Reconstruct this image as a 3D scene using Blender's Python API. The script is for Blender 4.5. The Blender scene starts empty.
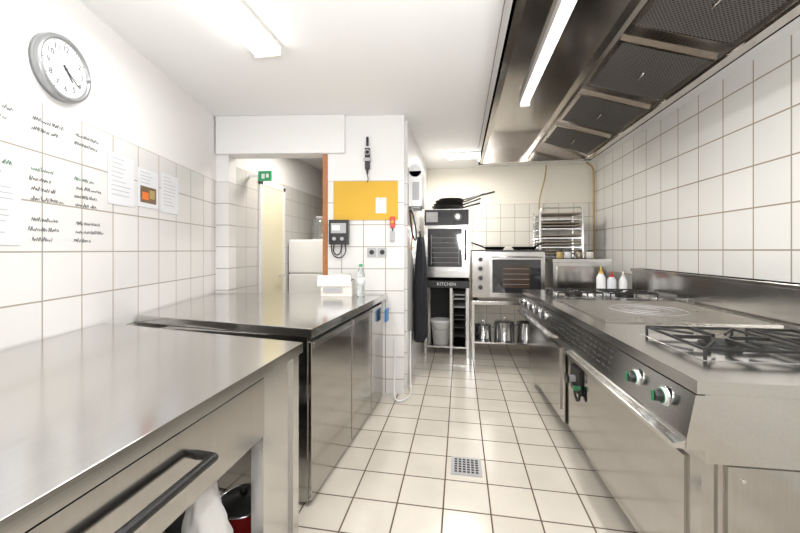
import bpy, math, random
from mathutils import Vector, Matrix
random.seed(4)
S=bpy.context.scene
H=1.3
# ------------------------------------------------------------------ materials
def newmat(n):
    m=bpy.data.materials.new(n); m.use_nodes=True
    return m, m.node_tree.nodes, m.node_tree.links, m.node_tree.nodes['Principled BSDF']
def pm(n,col,rough=.5,metal=0,bump=0,bscale=60,emit=0,trans=0,var=0.0,coat=0,ecol=None):
    m,N,L,b=newmat(n)
    b.inputs['Base Color'].default_value=(*col,1); b.inputs['Roughness'].default_value=rough
    b.inputs['Metallic'].default_value=metal
    b.inputs['Transmission Weight'].default_value=trans
    b.inputs['Coat Weight'].default_value=coat
    if emit:
        b.inputs['Emission Color'].default_value=(*(ecol or col),1); b.inputs['Emission Strength'].default_value=emit
    g=N.new('ShaderNodeNewGeometry')
    nz=N.new('ShaderNodeTexNoise'); nz.inputs['Scale'].default_value=bscale; nz.inputs['Detail'].default_value=3
    L.new(g.outputs['Position'],nz.inputs['Vector'])
    if var:
        mx=N.new('ShaderNodeMixRGB'); mx.blend_type='MULTIPLY'; mx.inputs[0].default_value=1
        mx.inputs[1].default_value=(*col,1)
        mr=N.new('ShaderNodeMapRange'); mr.inputs[3].default_value=1-var; mr.inputs[4].default_value=1
        L.new(nz.outputs['Fac'],mr.inputs[0]); L.new(mr.outputs[0],mx.inputs[2]); L.new(mx.outputs[0],b.inputs['Base Color'])
    if bump:
        bp=N.new('ShaderNodeBump'); bp.inputs['Strength'].default_value=bump; bp.inputs['Distance'].default_value=.002
        L.new(nz.outputs['Fac'],bp.inputs['Height']); L.new(bp.outputs[0],b.inputs['Normal'])
    return m
def steel(n,col=(.6,.59,.57),rough=.28,stretch=(2,60,60),var=.12,bump=.05):
    m,N,L,b=newmat(n)
    b.inputs['Metallic'].default_value=1
    g=N.new('ShaderNodeNewGeometry'); mp=N.new('ShaderNodeMapping'); mp.inputs['Scale'].default_value=stretch
    L.new(g.outputs['Position'],mp.inputs['Vector'])
    nz=N.new('ShaderNodeTexNoise'); nz.inputs['Scale'].default_value=3; nz.inputs['Detail'].default_value=5
    L.new(mp.outputs[0],nz.inputs['Vector'])
    n2=N.new('ShaderNodeTexNoise'); n2.inputs['Scale'].default_value=2.2; n2.inputs['Detail'].default_value=4
    L.new(g.outputs['Position'],n2.inputs['Vector'])
    mr=N.new('ShaderNodeMapRange'); mr.inputs[3].default_value=rough*.7; mr.inputs[4].default_value=rough*1.4
    L.new(n2.outputs['Fac'],mr.inputs[0]); L.new(mr.outputs[0],b.inputs['Roughness'])
    mr2=N.new('ShaderNodeMapRange'); mr2.inputs[3].default_value=1-var; mr2.inputs[4].default_value=1+var*.4
    L.new(nz.outputs['Fac'],mr2.inputs[0])
    mx=N.new('ShaderNodeMixRGB'); mx.blend_type='MULTIPLY'; mx.inputs[0].default_value=1; mx.inputs[1].default_value=(*col,1)
    L.new(mr2.outputs[0],mx.inputs[2]); L.new(mx.outputs[0],b.inputs['Base Color'])
    bp=N.new('ShaderNodeBump'); bp.inputs['Strength'].default_value=bump; bp.inputs['Distance'].default_value=.001
    L.new(nz.outputs['Fac'],bp.inputs['Height']); L.new(bp.outputs[0],b.inputs['Normal'])
    return m
def tile(n,dirv,sz,top=None,c1=(.80,.79,.77),c2=(.76,.75,.73),mortar=(.45,.42,.38),paint=(.82,.81,.80),ph=(0,0),mort=.004,rough=.18,floor=False,stain=0):
    m,N,L,b=newmat(n)
    g=N.new('ShaderNodeNewGeometry')
    if floor:
        mp=N.new('ShaderNodeMapping'); mp.inputs['Location'].default_value=(ph[0],ph[1],0)
        L.new(g.outputs['Position'],mp.inputs['Vector']); vec=mp.outputs[0]
    else:
        d=N.new('ShaderNodeVectorMath'); d.operation='DOT_PRODUCT'; d.inputs[1].default_value=(dirv[0],dirv[1],0)
        L.new(g.outputs['Position'],d.inputs[0])
        a=N.new('ShaderNodeMath'); a.inputs[1].default_value=ph[0]; L.new(d.outputs['Value'],a.inputs[0])
        sp=N.new('ShaderNodeSeparateXYZ'); L.new(g.outputs['Position'],sp.inputs[0])
        a2=N.new('ShaderNodeMath'); a2.inputs[1].default_value=ph[1]; L.new(sp.outputs['Z'],a2.inputs[0])
        cb=N.new('ShaderNodeCombineXYZ'); L.new(a.outputs[0],cb.inputs[0]); L.new(a2.outputs[0],cb.inputs[1]); vec=cb.outputs[0]
    br=N.new('ShaderNodeTexBrick'); br.offset=0; br.squash=1
    br.inputs['Scale'].default_value=1; br.inputs['Brick Width'].default_value=sz; br.inputs['Row Height'].default_value=sz
    br.inputs['Mortar Size'].default_value=mort; br.inputs['Mortar Smooth'].default_value=.1; br.inputs['Bias'].default_value=0
    br.inputs['Color1'].default_value=(*c1,1); br.inputs['Color2'].default_value=(*c2,1); br.inputs['Mortar'].default_value=(*mortar,1)
    L.new(vec,br.inputs['Vector'])
    col=br.outputs['Color']; h=br.outputs['Fac']
    if stain:
        nz=N.new('ShaderNodeTexNoise'); nz.inputs['Scale'].default_value=3; nz.inputs['Detail'].default_value=8
        L.new(g.outputs['Position'],nz.inputs['Vector'])
        mr=N.new('ShaderNodeMapRange'); mr.inputs[1].default_value=.3; mr.inputs[2].default_value=.7; mr.inputs[3].default_value=1-stain; mr.inputs[4].default_value=1
        L.new(nz.outputs['Fac'],mr.inputs[0])
        mx=N.new('ShaderNodeMixRGB'); mx.blend_type='MULTIPLY'; mx.inputs[0].default_value=1
        L.new(col,mx.inputs[1]); L.new(mr.outputs[0],mx.inputs[2]); col=mx.outputs[0]
    rr=N.new('ShaderNodeMapRange'); rr.inputs[3].default_value=rough; rr.inputs[4].default_value=.8
    L.new(h,rr.inputs[0]); ro=rr.outputs[0]
    if top is not None:
        gt=N.new('ShaderNodeMath'); gt.operation='GREATER_THAN'; gt.inputs[1].default_value=top
        L.new(sp.outputs['Z'],gt.inputs[0])
        mx=N.new('ShaderNodeMixRGB'); L.new(gt.outputs[0],mx.inputs[0]); L.new(col,mx.inputs[1]); mx.inputs[2].default_value=(*paint,1); col=mx.outputs[0]
        m2=N.new('ShaderNodeMixRGB'); L.new(gt.outputs[0],m2.inputs[0]); L.new(ro,m2.inputs[1]); m2.inputs[2].default_value=(.6,.6,.6,1); ro=m2.outputs[0]
        m3=N.new('ShaderNodeMath'); m3.operation='MAXIMUM'; L.new(gt.outputs[0],m3.inputs[0]); L.new(h,m3.inputs[1]); h=m3.outputs[0]
    L.new(col,b.inputs['Base Color']); L.new(ro,b.inputs['Roughness'])
    bp=N.new('ShaderNodeBump'); bp.invert=True; bp.inputs['Strength'].default_value=.4; bp.inputs['Distance'].default_value=.002
    L.new(h,bp.inputs['Height']); L.new(bp.outputs[0],b.inputs['Normal'])
    return m
def meshmat():
    m,N,L,b=newmat('filter_mesh')
    g=N.new('ShaderNodeNewGeometry')
    br=N.new('ShaderNodeTexBrick'); br.offset=.5
    br.inputs['Scale'].default_value=1; br.inputs['Brick Width'].default_value=.018; br.inputs['Row Height'].default_value=.011
    br.inputs['Mortar Size'].default_value=.002
    br.inputs['Color1'].default_value=(.016,.015,.014,1); br.inputs['Color2'].default_value=(.035,.032,.03,1); br.inputs['Mortar'].default_value=(.17,.155,.14,1)
    L.new(g.outputs['Position'],br.inputs['Vector'])
    L.new(br.outputs['Color'],b.inputs['Base Color']); b.inputs['Metallic'].default_value=.5; b.inputs['Roughness'].default_value=.5
    bp=N.new('ShaderNodeBump'); bp.inputs['Distance'].default_value=.003; L.new(br.outputs['Fac'],bp.inputs['Height']); L.new(bp.outputs[0],b.inputs['Normal'])
    return m
wl=Vector((-.249,1,0)).normalized()      # left wall direction
pw=Vector((1,.1394,0)).normalized()      # partition direction
STEEL=steel('stainless_brushed',(.66,.655,.645),.18)
TOP=steel('stainless_worktop',(.66,.65,.635),.14,(60,2,60),.10,.03)
DOOR=steel('stainless_door',(.52,.505,.485),.14,(60,60,2),.16,.03)
RANGE=steel('stainless_range',(.60,.585,.56),.17,(60,2,60),.16,.03)
HOOD=steel('stainless_hood',(.50,.465,.43),.15,(60,2,60),.15,.03)
PLATE=steel('cast_plate',(.55,.52,.49),.28,(8,8,8),.30,.1)
BLACK=pm('black_plastic',(.02,.02,.02),.4); IRON=pm('cast_iron',(.025,.024,.023),.5,.3,.3,200)
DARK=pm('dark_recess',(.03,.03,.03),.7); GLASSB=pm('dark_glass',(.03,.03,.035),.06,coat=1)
WHITE=pm('white_paint',(.84,.83,.82),.6,bump=.05,bscale=150); WPL=pm('white_plastic',(.82,.82,.82),.3)
CEIL=pm('ceiling_paint',(.86,.855,.85),.7,bump=.05,bscale=120)
PAPER=pm('paper',(.88,.88,.87),.7); INK=pm('ink',(.035,.04,.05),.6); INKG=pm('green_ink',(.04,.17,.11),.6)
PAPER2=pm('grey_white_paper',(.72,.73,.755),.7)
YEL=pm('yellow_board',(.68,.40,.03),.6); ORG=pm('orange_plastic',(.8,.2,.04),.4); RED=pm('red_enamel',(.25,.015,.015),.2)
GREEN=pm('green_sign',(.03,.36,.14),.4); GRN=pm('green_mark',(.04,.20,.09),.4); WOOD=pm('orange_wood',(.50,.19,.06),.4,var=.4,bscale=30)
CREAM=pm('cream_door',(.88,.82,.60),.5); GREY=pm('grey_plastic',(.42,.42,.43),.4)
CLOTH=pm('dark_cloth',(.015,.016,.022),.9,bump=.5,bscale=90); BAG=pm('white_bag',(.85,.85,.85),.45,bump=.5,bscale=40)
GLASS=pm('clear_glass',(.9,.95,.95),.05,trans=.9); CARD=pm('carton',(.78,.74,.68),.7); BLUE=pm('blue_plastic',(.05,.22,.5),.4)
BRASS=pm('yellow_pipe',(.45,.33,.13),.4); LAMP=pm('lamp_diffuser',(1,1,.98),.4,emit=7,ecol=(1,.99,.96)); TUBE=pm('lamp_tube',(1,1,1),.4,emit=14,ecol=(1,.99,.97))
CHROME=pm('chrome',(.75,.75,.76),.12,1); REDL=pm('red_label',(.60,.05,.03),.4); YELL=pm('mustard_plastic',(.70,.45,.08),.35)
FILT=meshmat(); PRINT=pm('printed_photo',(.30,.20,.12),.5,var=.8,bscale=50)
# ------------------------------------------------------------------ builder
class B:
    def __init__(s,name): s.n=name; s.v=[]; s.f=[]; s.m=[]; s.sm=[]; s.mats=[]; s.T=Matrix.Identity(4)
    def mi(s,mat):
        if mat not in s.mats: s.mats.append(mat)
        return s.mats.index(mat)
    def add(s,vs,fs,mat,smooth=False):
        o=len(s.v); s.v+= [s.T@Vector(v) for v in vs]; k=s.mi(mat)
        for i,f in enumerate(fs):
            s.f.append([o+j for j in f]); s.m.append(k); s.sm.append(smooth if isinstance(smooth,bool) else smooth[i])
    def box(s,x0,x1,y0,y1,z0,z1,mat,rot=0):
        vs=[Vector((x,y,z)) for z in (z0,z1) for x,y in ((x0,y0),(x1,y0),(x1,y1),(x0,y1))]
        if rot:
            c=Vector(((x0+x1)/2,(y0+y1)/2,0)); R=Matrix.Rotation(rot,4,'Z'); vs=[R@(v-c)+c for v in vs]
        s.add(vs,[(3,2,1,0),(4,5,6,7),(0,1,5,4),(1,2,6,5),(2,3,7,6),(3,0,4,7)],mat); return s
    def prism(s,pts,vec,mat):
        n=len(pts); vec=Vector(vec); P=[Vector(p) for p in pts]
        nn=Vector((0,0,0))
        for i in range(n): nn+=P[i].cross(P[(i+1)%n])
        if nn.dot(vec)<0: P.reverse()
        s.add(P+[p+vec for p in P],[tuple(reversed(range(n))),tuple(range(n,2*n))]+[(i,(i+1)%n,n+(i+1)%n,n+i) for i in range(n)],mat); return s
    def cyl(s,p0,p1,r0,mat,r1=None,seg=24):
        r1=r0 if r1 is None else r1
        p0=Vector(p0);p1=Vector(p1);d=(p1-p0).normalized(); a=d.orthogonal().normalized(); b=d.cross(a)
        vs=[];
        for p,r in ((p0,r0),(p1,r1)):
            for i in range(seg):
                t=2*math.pi*i/seg; vs.append(p+(a*math.cos(t)+b*math.sin(t))*r)
        fs=[tuple(reversed(range(seg))),tuple(range(seg,2*seg))]+[(i,(i+1)%seg,seg+(i+1)%seg,seg+i) for i in range(seg)]
        s.add(vs,fs,mat,[False,False]+[True]*seg); return s
    def tube(s,pts,r,mat,seg=8,sub=0):
        P=[Vector(p) for p in pts]
        for _ in range(sub):
            Q=[P[0]]
            for i in range(len(P)-1): Q+= [P[i]*.75+P[i+1]*.25,P[i]*.25+P[i+1]*.75]
            Q.append(P[-1]); P=Q
        n=len(P); vs=[]; a=None
        for i in range(n):
            d=(P[min(i+1,n-1)]-P[max(i-1,0)]).normalized()
            if a is None: a=d.orthogonal().normalized()
            else:
                a=(a-d*a.dot(d)); a=a.normalized() if a.length>1e-6 else d.orthogonal().normalized()
            b=d.cross(a)
            for k in range(seg):
                t=2*math.pi*k/seg; vs.append(P[i]+(a*math.cos(t)+b*math.sin(t))*r)
        fs=[]
        for i in range(n-1):
            for k in range(seg): fs.append((i*seg+k,i*seg+(k+1)%seg,(i+1)*seg+(k+1)%seg,(i+1)*seg+k))
        fs+=[tuple(reversed(range(seg))),tuple(range((n-1)*seg,n*seg))]
        s.add(vs,fs,mat,[True]*(len(fs)-2)+[False]*2); return s
    def lathe(s,c,prof,mat,seg=32):
        c=Vector(c); vs=[]; n=len(prof)
        for r,z in prof:
            for k in range(seg):
                t=2*math.pi*k/seg; vs.append(c+Vector((r*math.cos(t),r*math.sin(t),z)))
        fs=[]
        for i in range(n-1):
            for k in range(seg): fs.append((i*seg+k,i*seg+(k+1)%seg,(i+1)*seg+(k+1)%seg,(i+1)*seg+k))
        s.add(vs,fs,mat,True); return s
    def ring(s,c,R,r,mat,ax='Z',seg=32):
        c=Vector(c); P=[]
        for k in range(seg+1):
            t=2*math.pi*k/seg; q=(math.cos(t)*R,math.sin(t)*R)
            P.append(c+(Vector((q[0],q[1],0)) if ax=='Z' else Vector((0,q[0],q[1])) if ax=='X' else Vector((q[0],0,q[1]))))
        return s.tube(P,r,mat,6)
    def text(s,body,size,M,mat,ext=.0004):
        cu=bpy.data.curves.new('t','FONT'); cu.body=body; cu.size=size; cu.align_x='CENTER'; cu.align_y='CENTER'; cu.extrude=ext
        o=bpy.data.objects.new('t',cu); S.collection.objects.link(o); bpy.context.view_layer.update()
        me=o.evaluated_get(bpy.context.evaluated_depsgraph_get()).to_mesh()
        s.add([M@v.co for v in me.vertices],[tuple(p.vertices) for p in me.polygons],mat)
        bpy.data.objects.remove(o); return s
    def done(s,bevel=0,seg=2,rz=0):
        c=Vector((sum(v.x for v in s.v)/len(s.v),sum(v.y for v in s.v)/len(s.v),min(v.z for v in s.v)))
        Ri=Matrix.Rotation(-rz,3,'Z')
        me=bpy.data.meshes.new(s.n); me.from_pydata([Ri@(v-c) for v in s.v],[],s.f)
        for m in s.mats: me.materials.append(m)
        for i,p in enumerate(me.polygons): p.material_index=s.m[i]; p.use_smooth=s.sm[i]
        me.update(); o=bpy.data.objects.new(s.n,me); o.location=c; o.rotation_euler=(0,0,rz); S.collection.objects.link(o)
        if bevel:
            b=o.modifiers.new('bevel','BEVEL'); b.width=bevel; b.segments=seg; b.limit_method='ANGLE'; b.angle_limit=math.radians(50)
        return o
def frame(o,r,n):   # local x=r, y=up, z=normal
    r=Vector(r);n=Vector(n);u=Vector((0,0,1))
    return Matrix(((r.x,u.x,n.x,o[0]),(r.y,u.y,n.y,o[1]),(r.z,u.z,n.z,o[2]),(0,0,0,1)))
def rotabout(cx,cy,deg): return Matrix.Translation((cx,cy,0))@Matrix.Rotation(math.radians(deg),4,'Z')@Matrix.Translation((-cx,-cy,0))
# ------------------------------------------------------------------ room shell
CZ=2.52
WX=1.85; FY=5.45
RZL=math.atan(.249); RZP=math.atan(.1394)
FT=tile('floor_tiles',None,.234,c1=(.74,.685,.60),c2=(.69,.635,.55),mortar=(.13,.09,.06),ph=(.085,.05),mort=.0042,rough=.2,floor=True,stain=.12)
TL=tile('wall_tiles_left',wl,.215,top=1.937,ph=(.05,-.002),mortar=(.36,.32,.27),c1=(.76,.75,.735),c2=(.73,.72,.705),mort=.0035)
TP=tile('wall_tiles_partition',pw,.2,top=1.93,ph=(.02,.07),mortar=(.38,.34,.29))
TR=tile('wall_tiles_right',(0,1),.27,ph=(.03,.05),mort=.0048,c1=(.84,.83,.80),c2=(.80,.79,.76),mortar=(.34,.27,.19))
TF=tile('wall_tiles_far',(1,0),.2,top=1.97,ph=(.02,.03),c1=(.80,.77,.70),c2=(.76,.73,.66),mortar=(.42,.37,.30),paint=(.80,.76,.67))
TS=tile('wall_tiles_side',(0,1),.2,top=1.93,ph=(.02,.07),mortar=(.45,.41,.36))
B('floor').box(-3,2,-2.2,7,-.1,0,FT).done()
B('ceiling').box(-3,2,-2.2,7,CZ,CZ+.1,CEIL).done()
xl=lambda y:-1.474-.249*y
B('wall_left').prism([(xl(-2.2),-2.2,0),(xl(2.98),2.98,0),(xl(2.98)-.15,2.98,0),(xl(-2.2)-.15,-2.2,0)],(0,0,CZ),TL).done(rz=RZL)
B('wall_right').box(WX,WX+.1,-2.2,FY+.1,0,CZ,TR).done()
B('wall_far').box(-.49,WX,FY,FY+.1,0,CZ,TF).done()
B('wall_rear').box(-1.1,WX,-2.3,-2.2,0,CZ,WHITE).done()
# partition with doorway
A=Vector((-2.216,2.98,0)); nP=Vector((pw.y,-pw.x,0)) # toward camera
def pp(x,off=0):
    t=(x-A.x)/pw.x; p=A+pw*t+nP*off; return (p.x,p.y)
b=B('wall_partition')
def pseg(bb,x0,x1,z0,z1,o0,o1,mat):
    a,c,d,e=pp(x0,o1),pp(x1,o1),pp(x1,o0),pp(x0,o0)
    bb.prism([(*a,z0),(*c,z0),(*d,z0),(*e,z0)],(0,0,z1-z0),mat)
pseg(b,-2.33,-2.10,0,CZ,-.14,0,TP)
pseg(b,-1.19,-.50,0,CZ,-.14,0,TP)
pseg(b,-2.10,-1.19,2.175,CZ,-.14,0,TP)
b.done(rz=RZP)
b=B('trim_lintel'); pseg(b,-2.2,-1.03,2.175,CZ-.001,.001,.045,WHITE); b.done(.004,rz=RZP)
B('wall_side').box(-.60,-.49,3.36,FY,0,CZ,TS).done()
# corridor beyond the doorway
B('wall_corridor_left').box(-2.3,-2.12,3.13,6.9,0,CZ,tile('corridor_tiles',(0,1),.2,top=2.1,ph=(.1,.07),c1=(.7,.68,.65),c2=(.66,.64,.61))).done()
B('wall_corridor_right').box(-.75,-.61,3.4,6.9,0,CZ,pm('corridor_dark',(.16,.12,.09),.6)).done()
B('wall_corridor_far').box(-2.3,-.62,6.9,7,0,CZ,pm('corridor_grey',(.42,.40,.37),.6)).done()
b=B('trim_door_post'); pseg(b,-1.235,-1.192,0,2.17,-.13,.01,WOOD); b.done(.004,rz=RZP)
b=B('door_1'); b.box(-2.118,-2.09,3.52,3.57,0,2.05,WHITE).box(-2.118,-2.09,4.02,4.07,0,2.05,WHITE).box(-2.118,-2.09,3.52,4.07,2.0,2.06,WHITE).box(-2.112,-2.097,3.57,4.02,.02,2.0,CREAM)
b.cyl((-2.09,3.95,1.0),(-2.05,3.95,1.0),.012,CHROME).cyl((-2.05,3.96,1.0),(-2.05,3.85,1.0),.01,CHROME); b.done(.003)
b=B('exit_sign'); b.box(-2.02,-1.88,3.35,3.375,2.0,2.10,GREEN).box(-1.98,-1.945,3.345,3.35,2.02,2.07,WPL).box(-1.93,-1.90,3.345,3.35,2.03,2.07,WPL).box(-2.12,-2.01,3.355,3.37,2.04,2.07,WPL); b.done(.003)
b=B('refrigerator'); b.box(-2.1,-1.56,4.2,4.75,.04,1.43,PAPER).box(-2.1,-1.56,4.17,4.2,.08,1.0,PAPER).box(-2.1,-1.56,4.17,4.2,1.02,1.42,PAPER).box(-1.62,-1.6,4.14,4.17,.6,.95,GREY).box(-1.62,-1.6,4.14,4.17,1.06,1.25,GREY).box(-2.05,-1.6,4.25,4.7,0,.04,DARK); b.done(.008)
b=B('glass_jar'); b.lathe((-1.78,4.4,1.431),[(.0,0),(.09,0),(.10,.03),(.10,.2),(.07,.26),(.05,.28)],GLASS).cyl((-1.78,4.4,1.70),(-1.78,4.4,1.73),.055,GREY); b.done()
# ------------------------------------------------------------------ left: prep counter with drawer (near)
b=B('prep_counter')
ny1=1.42
back=lambda y: xl(y)+.012
b.prism([(-.65,-.6,.872),(-.65,ny1,.872),(back(ny1+.20),ny1+.20,.872),(back(-.6),-.6,.872)],(0,0,.04),TOP)
b.box(-.72,-.672,1.15,1.40,0.02,.870,STEEL)
b.box(-.72,-.66,1.35,1.40,0.02,.870,STEEL)
b.box(-1.6,-.69,1.385,1.41,.60,.870,STEEL)
b.box(-1.6,-1.55,1.33,1.38,0.02,.87,STEEL)
for y0,y1 in ((.02,1.135),(-.58,.0)):
    b.box(-.69,-.66,y0,y1,.665,.862,DOOR)
    b.box(-1.3,-.69,y0+.02,y1-.02,.70,.85,STEEL)
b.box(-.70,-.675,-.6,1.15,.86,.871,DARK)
for y in (.55,-.45):
    b.tube([(-.66,y-.13,.775),(-.615,y-.13,.775),(-.615,y+.27,.775),(-.66,y+.27,.775)],.0115,BLACK,10)
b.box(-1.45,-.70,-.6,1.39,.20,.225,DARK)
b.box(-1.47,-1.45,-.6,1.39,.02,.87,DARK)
b.cyl((-.70,1.375,0),(-.70,1.375,.03),.02,BLACK); b.cyl((-.70,-.5,0),(-.70,-.5,.2),.02,STEEL); b.cyl((-1.4,-.5,0),(-1.4,-.5,.2),.02,STEEL)
b.done(.003)
b=B('cooking_pot')
c=(-.825,1.27,.226); b.lathe(c,[(0,0),(.085,0),(.095,.01),(.095,.10),(.098,.105),(.09,.105),(.088,.015),(0,.012)],RED)
b.lathe((c[0],c[1],c[2]+.106),[(.098,0),(.07,.02),(0,.03)],BLACK); b.cyl((c[0],c[1],c[2]+.135),(c[0],c[1],c[2]+.16),.014,BLACK)
b.ring((c[0],c[1],c[2]+.106),.098,.004,CHROME)
b.tube([(-.915,1.27,.30),(-.97,1.28,.33),(-1.02,1.28,.35)],.01,BLACK,8,1); b.done()
b=B('saucepan'); b.lathe((-1.12,1.08,.226),[(0,0),(.085,0),(.09,.01),(.09,.10),(.085,.10),(.083,.012),(0,.01)],CHROME); b.tube([(-1.12,1.17,.31),(-1.10,1.20,.40),(-1.07,1.24,.46)],.009,BLACK); b.done()
b=B('plastic_bag'); vs=[];fs=[];nu,nv=24,14
for j in range(nv+1):
    for i in range(nu):
        t=2*math.pi*i/nu; z=.228+.34*j/nv; f=1-.6*(j/nv)**1.5
        r=(.10+.012*math.sin(5*t+j*.6)+.008*math.sin(9*t-j))*f*(.8 if j==0 else 1)
        vs.append((-.79+r*.7*math.cos(t),1.02+r*1.0*math.sin(t)-.02*j/nv,z))
for j in range(nv):
    for i in range(nu): fs.append((j*nu+i,j*nu+(i+1)%nu,(j+1)*nu+(i+1)%nu,(j+1)*nu+i))
fs.append(tuple(range(nv*nu,nv*nu+nu)))
b.add(vs,fs,BAG,True); b.done()
# ------------------------------------------------------------------ left: refrigerated counter (mid)
b=B('refrigerated_counter')
yP=lambda x: 3.289+.1394*x-.012
b.prism([(-.722,1.68,.865),(-.645,yP(-.645),.865),(back(2.93)+.01,yP(back(2.93)),.865),(back(1.86)+.005,1.86,.865)],(0,0,.045),TOP)
b.T=rotabout(-.742,1.70,-3)
y1=3.10
b.box(-1.65,-.762,1.715,y1,.02,.864,DOOR)
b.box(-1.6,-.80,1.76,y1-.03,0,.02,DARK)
for a,c in ((1.72,2.30),(2.315,2.74),(2.755,3.09)):
    b.box(-.762,-.742,a,c,.03,.835,DOOR)
    b.box(-.745,-.738,a+.02,c-.02,.80,.825,STEEL)
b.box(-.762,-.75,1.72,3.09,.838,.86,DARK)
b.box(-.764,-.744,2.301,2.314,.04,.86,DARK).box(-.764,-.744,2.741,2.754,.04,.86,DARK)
b.done(.003,rz=math.radians(-3))
b=B('blue_cloth'); b.box(-.640,-.622,3.02,3.12,.68,.78,BLUE); b.box(-.640,-.615,3.02,3.12,.775,.79,BLUE); b.done(.004)
# carton, bottle
b=B('carton_box'); Rr=.13
b.box(-1.16,-.90,2.86,3.06,.911,1.04,CARD,Rr).box(-1.15,-.91,2.87,3.05,1.03,1.045,DARK,Rr)
b.box(-1.17,-.89,2.845,2.85,1.0,1.09,PAPER,Rr).box(-1.10,-1.0,2.9,3.0,1.04,1.09,PAPER,.4).box(-1.02,-.93,2.93,3.02,1.04,1.1,CARD,-.2).box(-1.12,-.96,2.842,2.846,.95,.985,GREY,Rr); b.done(.003)
b=B('water_bottle'); b.lathe((-.83,2.95,.911),[(0,0),(.03,0),(.036,.01),(.036,.07),(.032,.09),(.036,.11),(.036,.18),(.02,.225),(.013,.235),(.013,.25)],GLASS)
b.cyl((-.83,2.95,1.161),(-.83,2.95,1.18),.015,GREEN).cyl((-.83,2.95,1.0),(-.83,2.95,1.07),.0368,WPL); b.done()
# ------------------------------------------------------------------ left wall: clock, notes, papers
def lw(y,z,off): n=Vector((wl.y,-wl.x,0)); return (xl(y)+n.x*off,y+n.y*off,z)
nL=Vector((wl.y,-wl.x,0))
b=B('wall_clock'); b.T=frame(lw(1.35,2.127,.001),wl,nL)
SIL=pm('silver_plastic',(.36,.37,.38),.3,.6)
b.cyl((0,0,0),(0,0,.03),.143,SIL,seg=64).ring((0,0,.030),.133,.013,SIL,seg=64)
b.cyl((0,0,.0305),(0,0,.033),.122,PAPER,seg=64)
for h in range(1,13):
    a=math.radians(90-30*h); b.text(str(h),.036,Matrix.Translation((.090*math.cos(a),.090*math.sin(a),.0342)),INK)
for k in range(60):
    a=math.radians(6*k); r0=.111; r1=.119; w=.0024 if k%5==0 else .001
    d=Vector((math.cos(a),math.sin(a),0)); q=Vector((-d.y,d.x,0))*w; z=Vector((0,0,.0338))
    b.add([d*r0-q+z,d*r1-q+z,d*r1+q+z,d*r0+q+z],[(0,1,2,3)],INK)
for deg,l,w in ((-52,.060,.006),(-36,.095,.0042)):
    a=math.radians(deg); d=Vector((math.cos(a),math.sin(a),0)); q=Vector((-d.y,d.x,0))*w; z=Vector((0,0,.036))
    b.add([-d*.018-q+z,d*l-q*.5+z,d*l+q*.5+z,-d*.018+q+z],[(0,1,2,3)],INK)
b.cyl((0,0,.034),(0,0,.038),.007,INK); b.done()
def sheet(name,y0,y1,z0,z1,pic=False,lines=9,mat=PAPER2):
    b=B(name); b.T=frame(lw(y0,z0,.002),wl,nL); w=(y1-y0)/wl.y; h=z1-z0
    b.box(0,w,0,h,0,.0012,mat)
    if pic: b.box(w*.12,w*.88,h*.12,h*.55,.0013,.0018,PRINT).box(w*.2,w*.5,h*.2,h*.4,.0019,.0021,ORG).box(w*.55,w*.8,h*.25,h*.48,.0019,.0021,BRASS)
    for i in range(lines):
        zz=h*(.9-.8*i/lines)
        if pic and zz<h*.6: break
        b.box(w*.12,w*(.5+.38*random.random()),zz,zz+.004,.0013,.0016,GREY)
    return b.done()
sheet('notice_paper',1.65,1.86,1.555,1.84)
sheet('notice_paper',1.89,2.10,1.57,1.81,True)
sheet('notice_paper',2.13,2.34,1.56,1.83)
sheet('notice_paper',.98,1.18,1.32,1.57)
b=B('handwritten_notes'); b.T=frame(lw(.9,0,.0015),wl,nL)
def scrib(x,z,w,h,mat):
    n=max(6,int(w/.005)); pts=[]
    for i in range(n):
        gap=(i%9==8)
        pts.append((x+w*i/n+random.uniform(-.002,.002), z+(h*random.uniform(.3,1) if i%2 else -h*random.uniform(0,.25)), gap))
    for i in range(n-1):
        if pts[i][2]: continue
        a=Vector((pts[i][0],pts[i][1],0)); c=Vector((pts[i+1][0],pts[i+1][1],0)); d=(c-a).normalized(); q=Vector((-d.y,d.x,0))*.0012
        b.add([a-q,c-q,c+q,a+q],[(0,1,2,3)],mat)
for col,(x0,w) in enumerate(((.12,.15),(.32,.17),(.545,.19))):
    for row in range(3):
        zt=1.885-.215*row
        for k in range((2,4,3)[row] if col else (2,4,1)[row]):
            scrib(x0+random.uniform(0,.02),zt-.042*k-.03,w*random.uniform(.55,.98),.018,INK if (row!=1 or k) else INKG)
b.done()
# ------------------------------------------------------------------ partition wall items
def pT(x,z,off=.001): p=pp(x,off); return frame((p[0],p[1],z),pw,nP)
b=B('notice_board'); b.T=pT(-1.135,1.573); b.box(0,.585,0,.35,0,.012,YEL).box(.385,.48,.06,.20,.0125,.0135,PAPER)
b.cyl((.43,.19,.013),(.43,.19,.018),.005,RED); b.done(.002)
b=B('timer_control_box'); b.T=pT(-1.165,1.35); b.box(0,.175,0,.22,0,.07,BLACK).box(.02,.155,.10,.19,.07,.075,GREY).box(.03,.1,.125,.17,.0755,.077,WPL).cyl((.05,.05,.07),(.05,.05,.085),.016,GREY).cyl((.12,.05,.07),(.12,.05,.085),.016,GREY)
b.tube([(.04,0,.03),(.03,-.06,.03),(.06,-.10,.03),(.10,-.08,.03),(.11,0,.03)],.006,BLACK,8,2).tube([(.14,0,.03),(.15,-.07,.03),(.10,-.13,.02),(.02,-.1,.02),(.01,0,.02)],.005,BLACK,8,2); b.done(.006)
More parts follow.
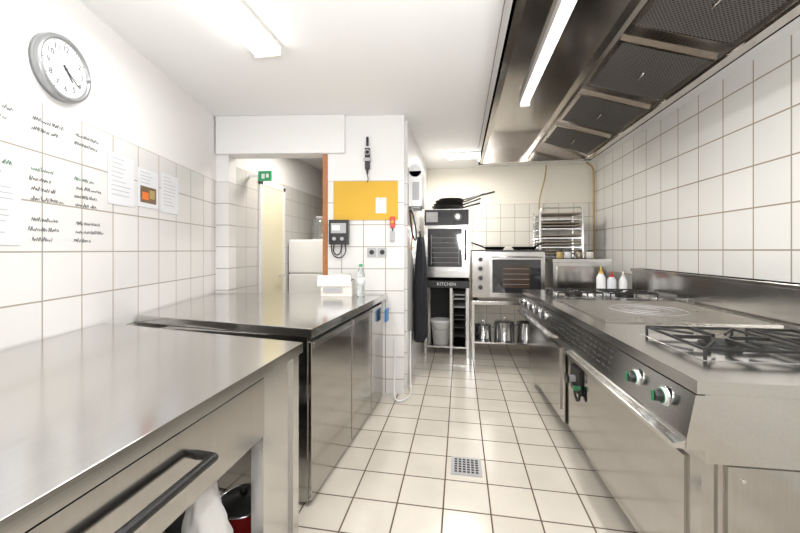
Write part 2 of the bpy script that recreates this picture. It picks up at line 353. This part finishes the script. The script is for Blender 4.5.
b=B('wall_socket'); b.T=pT(-.83,1.24); b.box(0,.08,0,.08,0,.012,GREY).cyl((.04,.04,.012),(.04,.04,.0125),.022,DARK).box(.095,.175,0,.08,0,.012,GREY).cyl((.135,.04,.012),(.135,.04,.0125),.022,DARK); b.done(.004)
b=B('emergency_stop_switch'); b.T=pT(-.625,1.38); b.box(0,.045,.12,.22,0,.04,REDL).box(.0,.045,.0,.09,0,.035,GREY).cyl((.022,.17,.04),(.022,.17,.055),.014,YEL).tube([(.022,.12,.015),(.022,.09,.015)],.006,BLACK); b.done(.004)
b=B('knife_sharpener'); b.T=pT(-.86,1.98); b.box(.01,.055,.05,.24,0,.03,BLACK).cyl((.032,.26,.02),(.032,.34,.02),.012,BLACK).ring((.032,.20,.035),.022,.006,GREY,'Z').cyl((.032,.05,.02),(.032,.0,.02),.014,BLACK,.006).box(0,.065,.12,.15,0,.04,GREY).tube([(.032,0,.02),(.04,-.04,.02),(.03,-.07,.02)],.004,BLACK); b.done(.004)
# side wall items
b=B('paper_towel_dispenser')
b.box(-.489,-.36,3.42,3.70,1.72,2.06,WPL).cyl((-.425,3.42,2.06),(-.425,3.70,2.06),.0645,WPL).box(-.45,-.385,3.412,3.42,1.78,1.95,GREY).box(-.47,-.38,3.45,3.67,1.70,1.72,GREY)
b.done(.008)
b=B('cable_loop'); b.tube([(-.48,3.45,1.69),(-.47,3.44,1.55),(-.45,3.46,1.42),(-.42,3.47,1.38),(-.42,3.47,1.5),(-.45,3.46,1.64),(-.47,3.46,1.69)],.008,BLACK,8,2).tube([(-.48,3.5,1.69),(-.46,3.5,1.5),(-.47,3.5,1.3)],.006,ORG,8,1); b.done()
b=B('hanging_apron'); vs=[];fs=[]; nu,nv=28,16
for j in range(nv+1):
    z=1.44-1.08*j/nv
    for i in range(nu):
        t=2*math.pi*i/nu; wy=(.10+.14*min(1,(j/nv)*2.2))*(1+.05*math.sin(j)); wx=.025+.035*min(1,j/nv*3)+.01*math.sin(6*t+j*.4)
        vs.append((-.418+wx*math.cos(t),3.86+wy*math.sin(t)+.006*math.sin(7*t),z+.02*math.sin(3*t)*(j/nv)))
for j in range(nv):
    for i in range(nu): fs.append((j*nu+i,(j+1)*nu+i,(j+1)*nu+(i+1)%nu,j*nu+(i+1)%nu))
fs+=[tuple(range(nu)),tuple(reversed(range(nv*nu,nv*nu+nu)))]
b.add(vs,fs,CLOTH,True); b.tube([(-.489,3.86,1.5),(-.43,3.86,1.49),(-.42,3.86,1.53)],.007,CHROME,8,1).tube([(-.42,3.80,1.42),(-.43,3.84,1.5),(-.43,3.88,1.5),(-.42,3.92,1.42)],.006,CLOTH,8,1); b.done()
b=B('drain_hose'); b.tube([(-.481,3.5,.5),(-.480,3.48,.25),(-.46,3.35,.03),(-.43,3.18,.009),(-.47,3.06,.009),(-.53,3.02,.009),(-.57,3.08,.03),(-.575,3.16,.25),(-.575,3.18,.5)],.008,WPL,10,2); b.done()
# ------------------------------------------------------------------ floor drain
b=B('floor_drain'); b.box(-.055,.125,2.11,2.29,.0005,.004,GREY); b.box(-.04,.11,2.125,2.275,.0041,.005,GREY)
for i in range(6):
    for j in range(6): b.box(-.034+.0245*i,-.018+.0245*i,2.131+.0245*j,2.147+.0245*j,.0051,.0058,DARK)
b.done()
# ------------------------------------------------------------------ range
b=B('cooking_range')
RT=rotabout(1.2,2.5,2.0); b.T=RT
X0,X1,Y0,Y1,Z=.66,1.76,1.24,3.75,.91
b.box(X0+.02,X1,Y0,Y1,.66,Z-.03,RANGE)
b.box(X0-.01,X1,Y0-.01,Y1+.01,Z-.04,Z,RANGE)           # top
b.prism([(X0-.01,Y0-.005,Z-.045),(X0+.03,Y0-.005,Z-.045),(X0+.03,Y0-.005,.70),(X0-.035,Y0-.005,.70),(X0-.035,Y0-.005,.735)],(0,Y1-Y0+.01,0),RANGE) # fascia
b.prism([(X0-.07,Y0+.0,.70),(X0-.07,Y0,.715),(X0-.03,Y0,.725),(X0+.03,Y0,.725),(X0+.03,Y0,.70)],(0,1.0,0),STEEL)  # oven ledge
b.prism([(X0-.07,2.62,.70),(X0-.07,2.62,.715),(X0-.03,2.62,.725),(X0+.03,2.62,.725),(X0+.03,2.62,.70)],(0,1.08,0),STEEL)
b.box(.74,X1-.02,Y0+.04,Y1-.02,.12,.66,DOOR)
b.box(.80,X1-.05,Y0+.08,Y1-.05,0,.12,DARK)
b.box(.70,.74,Y0+.05,2.22,.12,.685,DOOR); b.box(.69,.70,Y0+.12,2.15,.19,.62,DOOR)
b.box(.70,.74,2.62,Y1-.05,.12,.685,DOOR); b.box(.69,.70,2.69,Y1-.12,.19,.62,DOOR)
b.box(.715,.74,2.25,2.59,.12,.69,DOOR)
b.box(.725,.745,2.225,2.245,.12,.69,DARK).box(.725,.745,2.595,2.615,.12,.69,DARK)
# end panel seam + screws
b.box(X0+.10,X1-.04,Y0+.028,Y0+.04,.14,.64,DOOR)
for xx in (X0+.14,X1-.10):
    for zz in (.18,.60): b.cyl((xx,Y0+.028,zz),(xx,Y0+.024,zz),.006,CHROME,seg=12)
# gas valve
b.cyl((.715,2.42,.50),(.66,2.42,.50),.022,GREY).cyl((.66,2.42,.50),(.645,2.42,.50),.03,BLACK).cyl((.70,2.33,.47),(.66,2.33,.47),.015,GRN).tube([(.69,2.42,.50),(.69,2.40,.42),(.69,2.33,.38),(.70,2.32,.47)],.008,BLACK,8,1).box(.70,.715,2.34,2.5,.42,.57,BLACK)
def fx(z): return X0-.01-.025*(Z-.045-z)/.13
def knob(y,z=.81,big=True):
    x=fx(z); r=.021
    b.cyl((x,y,z),(x-.006,y,z),r+.013,CHROME).cyl((x-.006,y,z),(x-.012,y,z),r+.005,WPL if big else CHROME).cyl((x-.012,y,z),(x-.036,y,z),r,BLACK,r*.85)
    b.box(x-.042,x-.034,y-.004,y+.004,z-.018,z+.018,GRN if big else GREY)
    if big: b.ring((x-.013,y,z),r+.002,.0022,GRN,'X',20)
knob(1.37);knob(1.55)
for y in (2.86,3.05,3.25,3.45,3.62): knob(y,.81,False)
for r in range(4):
    for k in range(16):
        z=.845-.026*r; x=fx(z); yy=1.76+.058*k
        b.box(x-.0025,x+.004,yy,yy+.034,z-.004,z+.004,DARK)
# backsplash
b.box(X1-.10,X1,Y0-.01,Y1+.01,Z,Z+.215,RANGE); b.box(X1-.115,X1,Y0-.012,Y1+.012,Z+.19,Z+.215,RANGE)
# cast plate in the middle
b.box(.76,1.60,2.12,2.98,Z,Z+.008,PLATE)
for R in (.07,.14,.21): b.ring((1.18,2.55,Z+.0085),R,.0025,GREY)
# burners
def burner(cx,cy,w,d):
    b.box(cx-w/2,cx+w/2,cy-d/2,cy+d/2,Z,Z+.002,CHROME)
    b.lathe((cx,cy,Z+.002),[(.0,.0),(.07,0),(.07,.012),(.05,.014),(.05,.024),(.0,.026)],IRON,24)
    z=Z+.036; r=.0065
    a,c=w/2-.02,d/2-.02
    b.tube([(cx-a,cy-c,z),(cx+a,cy-c,z),(cx+a,cy+c,z),(cx-a,cy+c,z),(cx-a,cy-c,z)],r,IRON,6)
    for sx,sy in ((1,0),(-1,0),(0,1),(0,-1)):
        b.box(cx+sx*.035-(.006 if sx==0 else 0)-(0 if sx>=0 else a-.035),cx+sx*.035+(.006 if sx==0 else 0)+(a-.035 if sx>0 else 0),
              cy+sy*.035-(.006 if sy==0 else 0)-(0 if sy>=0 else c-.035),cy+sy*.035+(.006 if sy==0 else 0)+(c-.035 if sy>0 else 0),z-.006,z+.008,IRON)
    for sx in (1,-1):
        for sy in (1,-1):
            b.cyl((cx+sx*a,cy+sy*c,Z+.002),(cx+sx*a,cy+sy*c,z),.006,IRON,seg=8)
            b.tube([(cx+sx*a,cy+sy*c,z),(cx+sx*.06,cy+sy*.06,z+.002)],.006,IRON,6)
for cx in (1.0,1.41):
    burner(cx,1.66,.39,.42)
    burner(cx,3.36,.39,.36)
b.done(.003,rz=math.radians(2))
def bottle(name,x,y,zz,body,cap,h=.2,r=.032):
    q=B(name); q.lathe((x,y,zz),[(0,0),(r,0),(r*1.05,.01),(r*1.05,h*.62),(r*.6,h*.78),(r*.45,h*.82)],body); q.cyl((x,y,zz+h*.8),(x,y,zz+h*.88),r*.55,cap).cyl((x,y,zz+h*.88),(x,y,zz+h*1.12),r*.32,cap,r*.1); q.done()
bottle('sauce_bottle',1.30,3.66,Z+.001,WPL,YELL,.21,.036); bottle('sauce_bottle',1.40,3.68,Z+.001,PAPER2,REDL,.17,.036); bottle('sauce_bottle',1.49,3.66,Z+.001,WPL,WPL,.17)
# ------------------------------------------------------------------ hood
b=B('extractor_hood')
hz=2.30; hx0,hx1,hy0,hy1=.21,1.43,-.4,4.33
b.box(hx0,hx0+.012,hy0,hy1,hz,CZ-.002,HOOD); b.box(hx0,hx0+.05,hy0,hy1,hz,hz+.012,HOOD)
b.box(hx0,hx1,hy1-.012,hy1,hz,CZ-.002,HOOD); b.box(hx0,hx1,hy0,hy0+.012,hz,CZ-.002,HOOD)
b.box(hx0,hx1,hy1-.06,hy1,hz,hz+.012,HOOD)
b.box(hx1-.012,hx1,hy0,hy1,hz,CZ-.002,HOOD); b.box(hx1-.07,hx1,hy0,hy1,hz,hz+.012,HOOD)
b.box(hx0,.86,hy0,hy1,CZ-.035,CZ-.02,HOOD)
p0=Vector((.84,0,2.485)); p1=Vector((1.37,0,2.312)); sd=(p1-p0); L_=sd.length; sd.normalize(); nn=Vector((sd.z,0,-sd.x)); nn=nn if nn.z<0 else -nn
b.prism([(p0.x,hy0,p0.z),(p1.x,hy0,p1.z),(p1.x,hy0,p1.z+.02),(p0.x,hy0,p0.z+.02)],(0,hy1-hy0,0),HOOD)
b.prism([(p0.x-.02,hy0,p0.z-.035),(p0.x+.01,hy0,p0.z-.035),(p0.x+.01,hy0,p0.z),(p0.x-.02,hy0,p0.z)],(0,hy1-hy0,0),HOOD)
def slab(t0,t1,ya,yb,h0,h1,mat):
    P=[p0+sd*t0+nn*h0,p0+sd*t1+nn*h0,p0+sd*t1+nn*h1,p0+sd*t0+nn*h1]
    b.prism([(p.x,ya,p.z) for p in P],(0,yb-ya,0),mat)
y=.14
while y<4.0:
    w=.54
    slab(.05,L_-.05,y,y+w,.001,.012,FILT)
    for ta,tb,ya,yb in ((.035,.055,y-.005,y+w+.005),(L_-.055,L_-.035,y-.005,y+w+.005),(.035,L_-.035,y-.012,y+.008),(.035,L_-.035,y+w-.008,y+w+.012)): slab(ta,tb,ya,yb,.0,.018,HOOD)
    b.tube([tuple(p0+sd*(L_*.5)+nn*.012+Vector((0,y+w/2-.04,0))),tuple(p0+sd*(L_*.5)+nn*.035+Vector((0,y+w/2-.03,0))),tuple(p0+sd*(L_*.5)+nn*.035+Vector((0,y+w/2+.03,0))),tuple(p0+sd*(L_*.5)+nn*.012+Vector((0,y+w/2+.04,0)))],.004,HOOD,6)
    y+=.68
b.done()
b=B('hood_tube_lamp'); b.box(.455,.525,1.1,2.92,CZ-.085,CZ-.036,WPL); b.cyl((.49,1.13,CZ-.095),(.49,2.89,CZ-.095),.016,TUBE); b.box(.455,.525,2.90,2.93,CZ-.11,CZ-.036,WPL); b.box(.455,.525,1.09,1.12,CZ-.11,CZ-.036,WPL); b.done(.002)
b=B('ceiling_lamp'); b.box(-1.225,-1.045,.9,2.0,CZ-.022,CZ-.001,CARD).box(-1.205,-1.065,.92,1.98,CZ-.06,CZ-.022,LAMP); b.box(-1.22,-1.05,1.98,2.005,CZ-.065,CZ-.001,CARD); b.done(.006)
b=B('ceiling_lamp'); b.box(-.17,.22,4.55,4.68,CZ-.02,CZ-.001,WPL).box(-.16,.21,4.56,4.67,CZ-.06,CZ-.02,LAMP); b.done(.005)
# ------------------------------------------------------------------ combi oven on stand
b=B('combi_oven')
x0,x1,yf,yb,z0,z1=-.44,.11,4.40,5.0,.965,1.80
b.box(x0,x1,yf+.04,yb,z0,z1,STEEL)
b.box(x0+.01,x1-.01,yf,yf+.04,z1-.20,z1-.01,GLASSB)
b.box(x0+.03,x0+.17,yf-.003,yf,z1-.16,z1-.04,GREY); b.cyl((x1-.14,yf,z1-.10),(x1-.14,yf-.03,z1-.10),.03,CHROME); b.ring((x1-.14,yf-.01,z1-.10),.042,.004,GREY,'Y')
b.box(x0+.01,x1-.01,yf-.01,yf+.04,z0+.10,z1-.215,STEEL)
b.box(x0+.05,x1-.09,yf-.014,yf-.01,z0+.13,z1-.24,GLASSB)
for k in range(6): b.box(x0+.09,x1-.13,yf-.016,yf-.014,z0+.18+k*.06,z0+.184+k*.06,GREY)
for xx in (x0+.09,x1-.13): b.box(xx,xx+.006,yf-.016,yf-.014,z0+.16,z0+.52,GREY)
b.tube([(x1-.05,yf-.01,z1-.26),(x1-.05,yf-.06,z1-.26),(x1-.05,yf-.06,z0+.22),(x1-.05,yf-.01,z0+.22)],.012,BLACK,10)
b.box(x0+.01,x1-.01,yf-.004,yf+.04,z0+.005,z0+.09,STEEL)
for xx in (x0+.04,x1-.04):
    for yy in (yf+.08,yb-.06): b.cyl((xx,yy,z0-.04),(xx,yy,z0),.02,BLACK)
b.done(.005)
b=B('oven_stand')
b.box(x0,x1,yf+.02,yb,.895,.925,DARK)
b.box(x0,x1,yf+.01,yf+.03,.84,.924,BLACK); b.text('KITCHEN',.055,frame(((x0+x1)/2,yf+.009,.885),(1,0,0),(0,-1,0)),WPL)
for xx in (x0+.02,x1-.02,x0+.33):
    for yy in (yf+.04,yb-.03): b.box(xx-.015,xx+.015,yy-.015,yy+.015,0,.9,STEEL)
for k in range(14):
    z=.14+.05*k
    b.box(x1-.208,x1-.19,yf+.03,yb-.03,z,z+.005,STEEL); b.box(x1-.05,x1-.035,yf+.03,yb-.03,z,z+.005,STEEL)
b.box(x0+.02,x1-.02,yf+.05,yb-.03,.10,.12,STEEL)
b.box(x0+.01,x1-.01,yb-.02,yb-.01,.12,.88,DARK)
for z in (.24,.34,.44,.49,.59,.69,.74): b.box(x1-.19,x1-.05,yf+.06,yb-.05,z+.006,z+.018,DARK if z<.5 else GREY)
b.done(.002)
b=B('cleaning_bucket'); b.lathe((-.24,4.62,.121),[(0,0),(.10,0),(.13,.27),(.138,.275),(.138,.29),(.125,.29),(.12,.25),(.095,.01),(0,.01)],PAPER)
b.tube([(-.37,4.62,.39),(-.34,4.52,.33),(-.24,4.47,.30),(-.14,4.52,.33),(-.11,4.62,.39)],.004,GREY,6,2); b.cyl((-.24,4.62,.411),(-.24,4.62,.42),.13,PAPER); b.done()
def pan(name,c,r,h,hand,mat=IRON,ln=.3):
    q=B(name); q.lathe(c,[(0,0),(r*.8,0),(r,h),(r*1.03,h),(r*.98,h-.004),(r*.78,.006),(0,.006)],mat)
    d=Vector((math.cos(hand),math.sin(hand),0)); C=Vector(c)
    q.tube([C+d*r*.97+Vector((0,0,h*.8)),C+d*(r+.06)+Vector((0,0,h+.02)),C+d*(r+ln)+Vector((0,0,h+.055))],.010,mat,8,1); q.done()
q=B('frying_pan_stack')
for (cx,cy,cz,r,h,hd,ln,up) in ((-.16,4.68,1.801,.20,.055,.2,.22,.05),(-.15,4.70,1.835,.19,.055,-.15,.22,.06),(-.14,4.70,1.870,.18,.06,.1,.26,.09),(-.12,4.70,1.905,.15,.05,.2,.42,.10)):
    q.lathe((cx,cy,cz),[(0,0),(r*.85,0),(r,h),(r*1.03,h),(r*.98,h-.004),(r*.78,.006),(0,.006)],IRON)
    d=Vector((math.cos(hd),math.sin(hd),0)); C=Vector((cx,cy,cz))
    q.tube([C+d*r*.97+Vector((0,0,h*.8)),C+d*(r+.06)+Vector((0,0,h+.01)),C+d*(r+ln)+Vector((0,0,h+up))],.012,IRON,8,1)
q.done()
# ------------------------------------------------------------------ convection oven + table
b=B('convection_oven')
x0,x1,yf,yb,z0,z1=.14,.96,4.36,4.98,.74,1.28
b.box(x0,x1,yf+.03,yb,z0,z1,STEEL)
b.box(x0,x0+.19,yf,yf+.03,z0,z1,DOOR)
for k in range(4): b.cyl((x0+.095,yf,z1-.09-.11*k),(x0+.095,yf-.03,z1-.09-.11*k),.024,BLACK); b.ring((x0+.095,yf-.003,z1-.09-.11*k),.033,.003,GREY,'Y')
b.box(x0+.2,x1-.005,yf-.01,yf+.03,z0+.01,z1-.01,STEEL)
b.box(x0+.23,x1-.05,yf-.014,yf-.01,z0+.06,z1-.09,GLASSB)
b.box(x0+.34,x1-.17,yf-.016,yf-.014,z0+.12,z1-.16,pm('oven_window_brown',(.07,.045,.03),.2))  # plain dark brown window inset, no emission
for k in range(4): b.box(x0+.35,x1-.18,yf-.018,yf-.016,z0+.16+k*.06,z0+.164+k*.06,GREY)
b.tube([(x0+.23,yf-.01,z1-.06),(x0+.23,yf-.05,z1-.06),(x1-.04,yf-.05,z1-.06),(x1-.04,yf-.01,z1-.06)],.011,CHROME,8)
b.box(x0,x1,yf+.0,yb,z1,z1+.02,BLACK)
for xx in (x0+.05,x1-.05):
    for yy in (yf+.08,yb-.08): b.cyl((xx,yy,z0-.04),(xx,yy,z0),.02,BLACK)
b.done(.004)
b=B('steel_table')
b.box(x0-.01,x1+.02,yf+.0,yb+.05,.655,.699,STEEL)
for xx in (x0+.01,x1):
    for yy in (yf+.03,yb+.02): b.box(xx-.018,xx+.018,yy-.018,yy+.018,0,.66,STEEL)
b.box(x0,x1+.01,yf+.02,yb+.04,.19,.21,STEEL); b.done(.003)
def pot(name,x,y,z,r,h,lid=True):
    q=B(name); q.lathe((x,y,z),[(0,0),(r*.97,0),(r,.006),(r,h),(r*1.03,h+.003),(r*.97,h+.003),(r*.96,.01),(0,.008)],CHROME)
    for sg in (1,-1): q.tube([(x+sg*r,y-.03,z+h*.8),(x+sg*(r+.025),y-.03,z+h*.82),(x+sg*(r+.025),y+.03,z+h*.82),(x+sg*r,y+.03,z+h*.8)],.006,CHROME,8)
    q.tube([(x-.04,y-r,z+h*.8),(x-.04,y-r-.03,z+h*.82),(x+.04,y-r-.03,z+h*.82),(x+.04,y-r,z+h*.8)],.006,CHROME,8)
    if lid: q.lathe((x,y,z+h+.004),[(r*1.02,0),(r*.9,.012),(0,.022)],CHROME).ring((x,y,z+h+.035),.018,.005,CHROME,'Y')
    q.done()
pot('stock_pot',.28,4.60,.211,.10,.16); pot('stock_pot',.53,4.58,.211,.12,.21); pot('stock_pot',.80,4.62,.211,.12,.20,False); 
pan('frying_pan',(.42,4.65,1.301),.13,.04,2.9,IRON,.16); pan('frying_pan',(.78,4.66,1.301),.15,.04,.6,IRON,.2)
# ------------------------------------------------------------------ tray rack
b=B('tray_rack')
rx0,rx1,ry0,ry1=1.03,1.55,4.98,5.40
for xx in (rx0,rx1):
    for yy in (ry0,ry1): b.box(xx-.012,xx+.012,yy-.012,yy+.012,.0,1.82,CHROME)
BT=pm('aged_tray',(.30,.25,.20),.4,.8)
for k in range(15):
    z=1.20+.040*k
    b.box(rx0,rx0+.03,ry0,ry1,z,z+.004,CHROME); b.box(rx1-.03,rx1,ry0,ry1,z,z+.004,CHROME)
    if k not in (8,13): b.box(rx0+.02,rx1-.02,ry0-.03,ry1-.02,z+.005,z+.022,(CHROME,BT,BT)[k%3])
b.tube([(rx0,ry0,1.81),(rx0+.02,ry0,1.85),(rx1-.02,ry0,1.85),(rx1,ry0,1.81)],.009,CHROME); b.box(rx0,rx1,ry0,ry1,.3,.32,CHROME)
b.done(.001)
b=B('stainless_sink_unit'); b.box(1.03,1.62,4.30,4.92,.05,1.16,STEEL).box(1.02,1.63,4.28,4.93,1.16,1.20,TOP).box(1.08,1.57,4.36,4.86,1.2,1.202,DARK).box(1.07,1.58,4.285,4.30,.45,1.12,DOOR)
for xx in (1.08,1.57):
    for yy in (4.35,4.87): b.cyl((xx,yy,0),(xx,yy,.05),.02,BLACK)
b.done(.004)
for i,(x,y) in enumerate(((1.14,4.45),(1.24,4.5),(1.35,4.46),(1.48,4.5))):
    q=B('spice_jar'); q.lathe((x,y,1.203),[(0,0),(.035,0),(.037,.005),(.037,.07),(.03,.08)],(BRASS,PAPER2,BT,CARD)[i],20).cyl((x,y,1.28),(x,y,1.30),.033,BLACK); q.done()
# pipes
b=B('gas_pipe'); b.tube([(1.82,5.38,.0),(1.82,5.38,2.3),(1.81,5.36,2.44),(1.70,5.3,2.5)],.012,BRASS,10,1); b.done()
b=B('hanging_gas_hose'); b.tube([(1.20,5.38,2.50),(1.18,5.38,2.3),(1.12,5.37,2.1),(1.10,5.38,1.95),(1.12,5.40,1.7)],.009,BRASS,8,2); b.done()
# ------------------------------------------------------------------ lights
def area(name,loc,sx,sy,power,rot=(0,0,0),col=(.985,.985,.985)):
    l=bpy.data.lights.new(name,'AREA'); l.shape='RECTANGLE'; l.size=sx; l.size_y=sy; l.energy=power; l.color=col
    o=bpy.data.objects.new(name,l); o.location=loc; o.rotation_euler=rot; S.collection.objects.link(o)
area('lamp_light_a',(-1.13,1.5,CZ-.09),.15,1.1,9)
area('fill_light_rear',(.25,-.9,CZ-.05),1.6,1.4,30)  # added overhead fill behind the camera, no fixture modelled
area('lamp_light_hood',(.49,2.0,CZ-.13),.05,1.7,15)
area('lamp_light_far',(.02,4.6,CZ-.09),.4,.12,20,col=(1,.96,.89))
area('ceiling_bounce_fill',(.25,.0,1.5),.6,.6,44,(math.radians(145),0,math.radians(-6)),(.97,.985,1))  # added fill aimed up and forward to brighten the ceiling
area('corridor_fill',(-1.5,3.75,CZ-.05),.3,.4,13,col=(1,.95,.87))  # added fill to brighten the corridor and refrigerator front, no fixture there
W=bpy.data.worlds.new('world'); S.world=W; W.use_nodes=True; W.node_tree.nodes['Background'].inputs[0].default_value=(1,1,1,1); W.node_tree.nodes['Background'].inputs[1].default_value=.4
# ------------------------------------------------------------------ camera
cam=bpy.data.cameras.new('camera'); co=bpy.data.objects.new('camera',cam); S.collection.objects.link(co)
cam.sensor_width=36; cam.lens=16.2; cam.clip_start=.02
co.location=(0,0,H); co.rotation_euler=(math.radians(90),0,math.radians(10))
cam.shift_x=.004; cam.shift_y=-.0206
S.camera=co
S.view_settings.view_transform='Standard'; S.view_settings.look='None'; S.view_settings.exposure=.36
print('DONE')
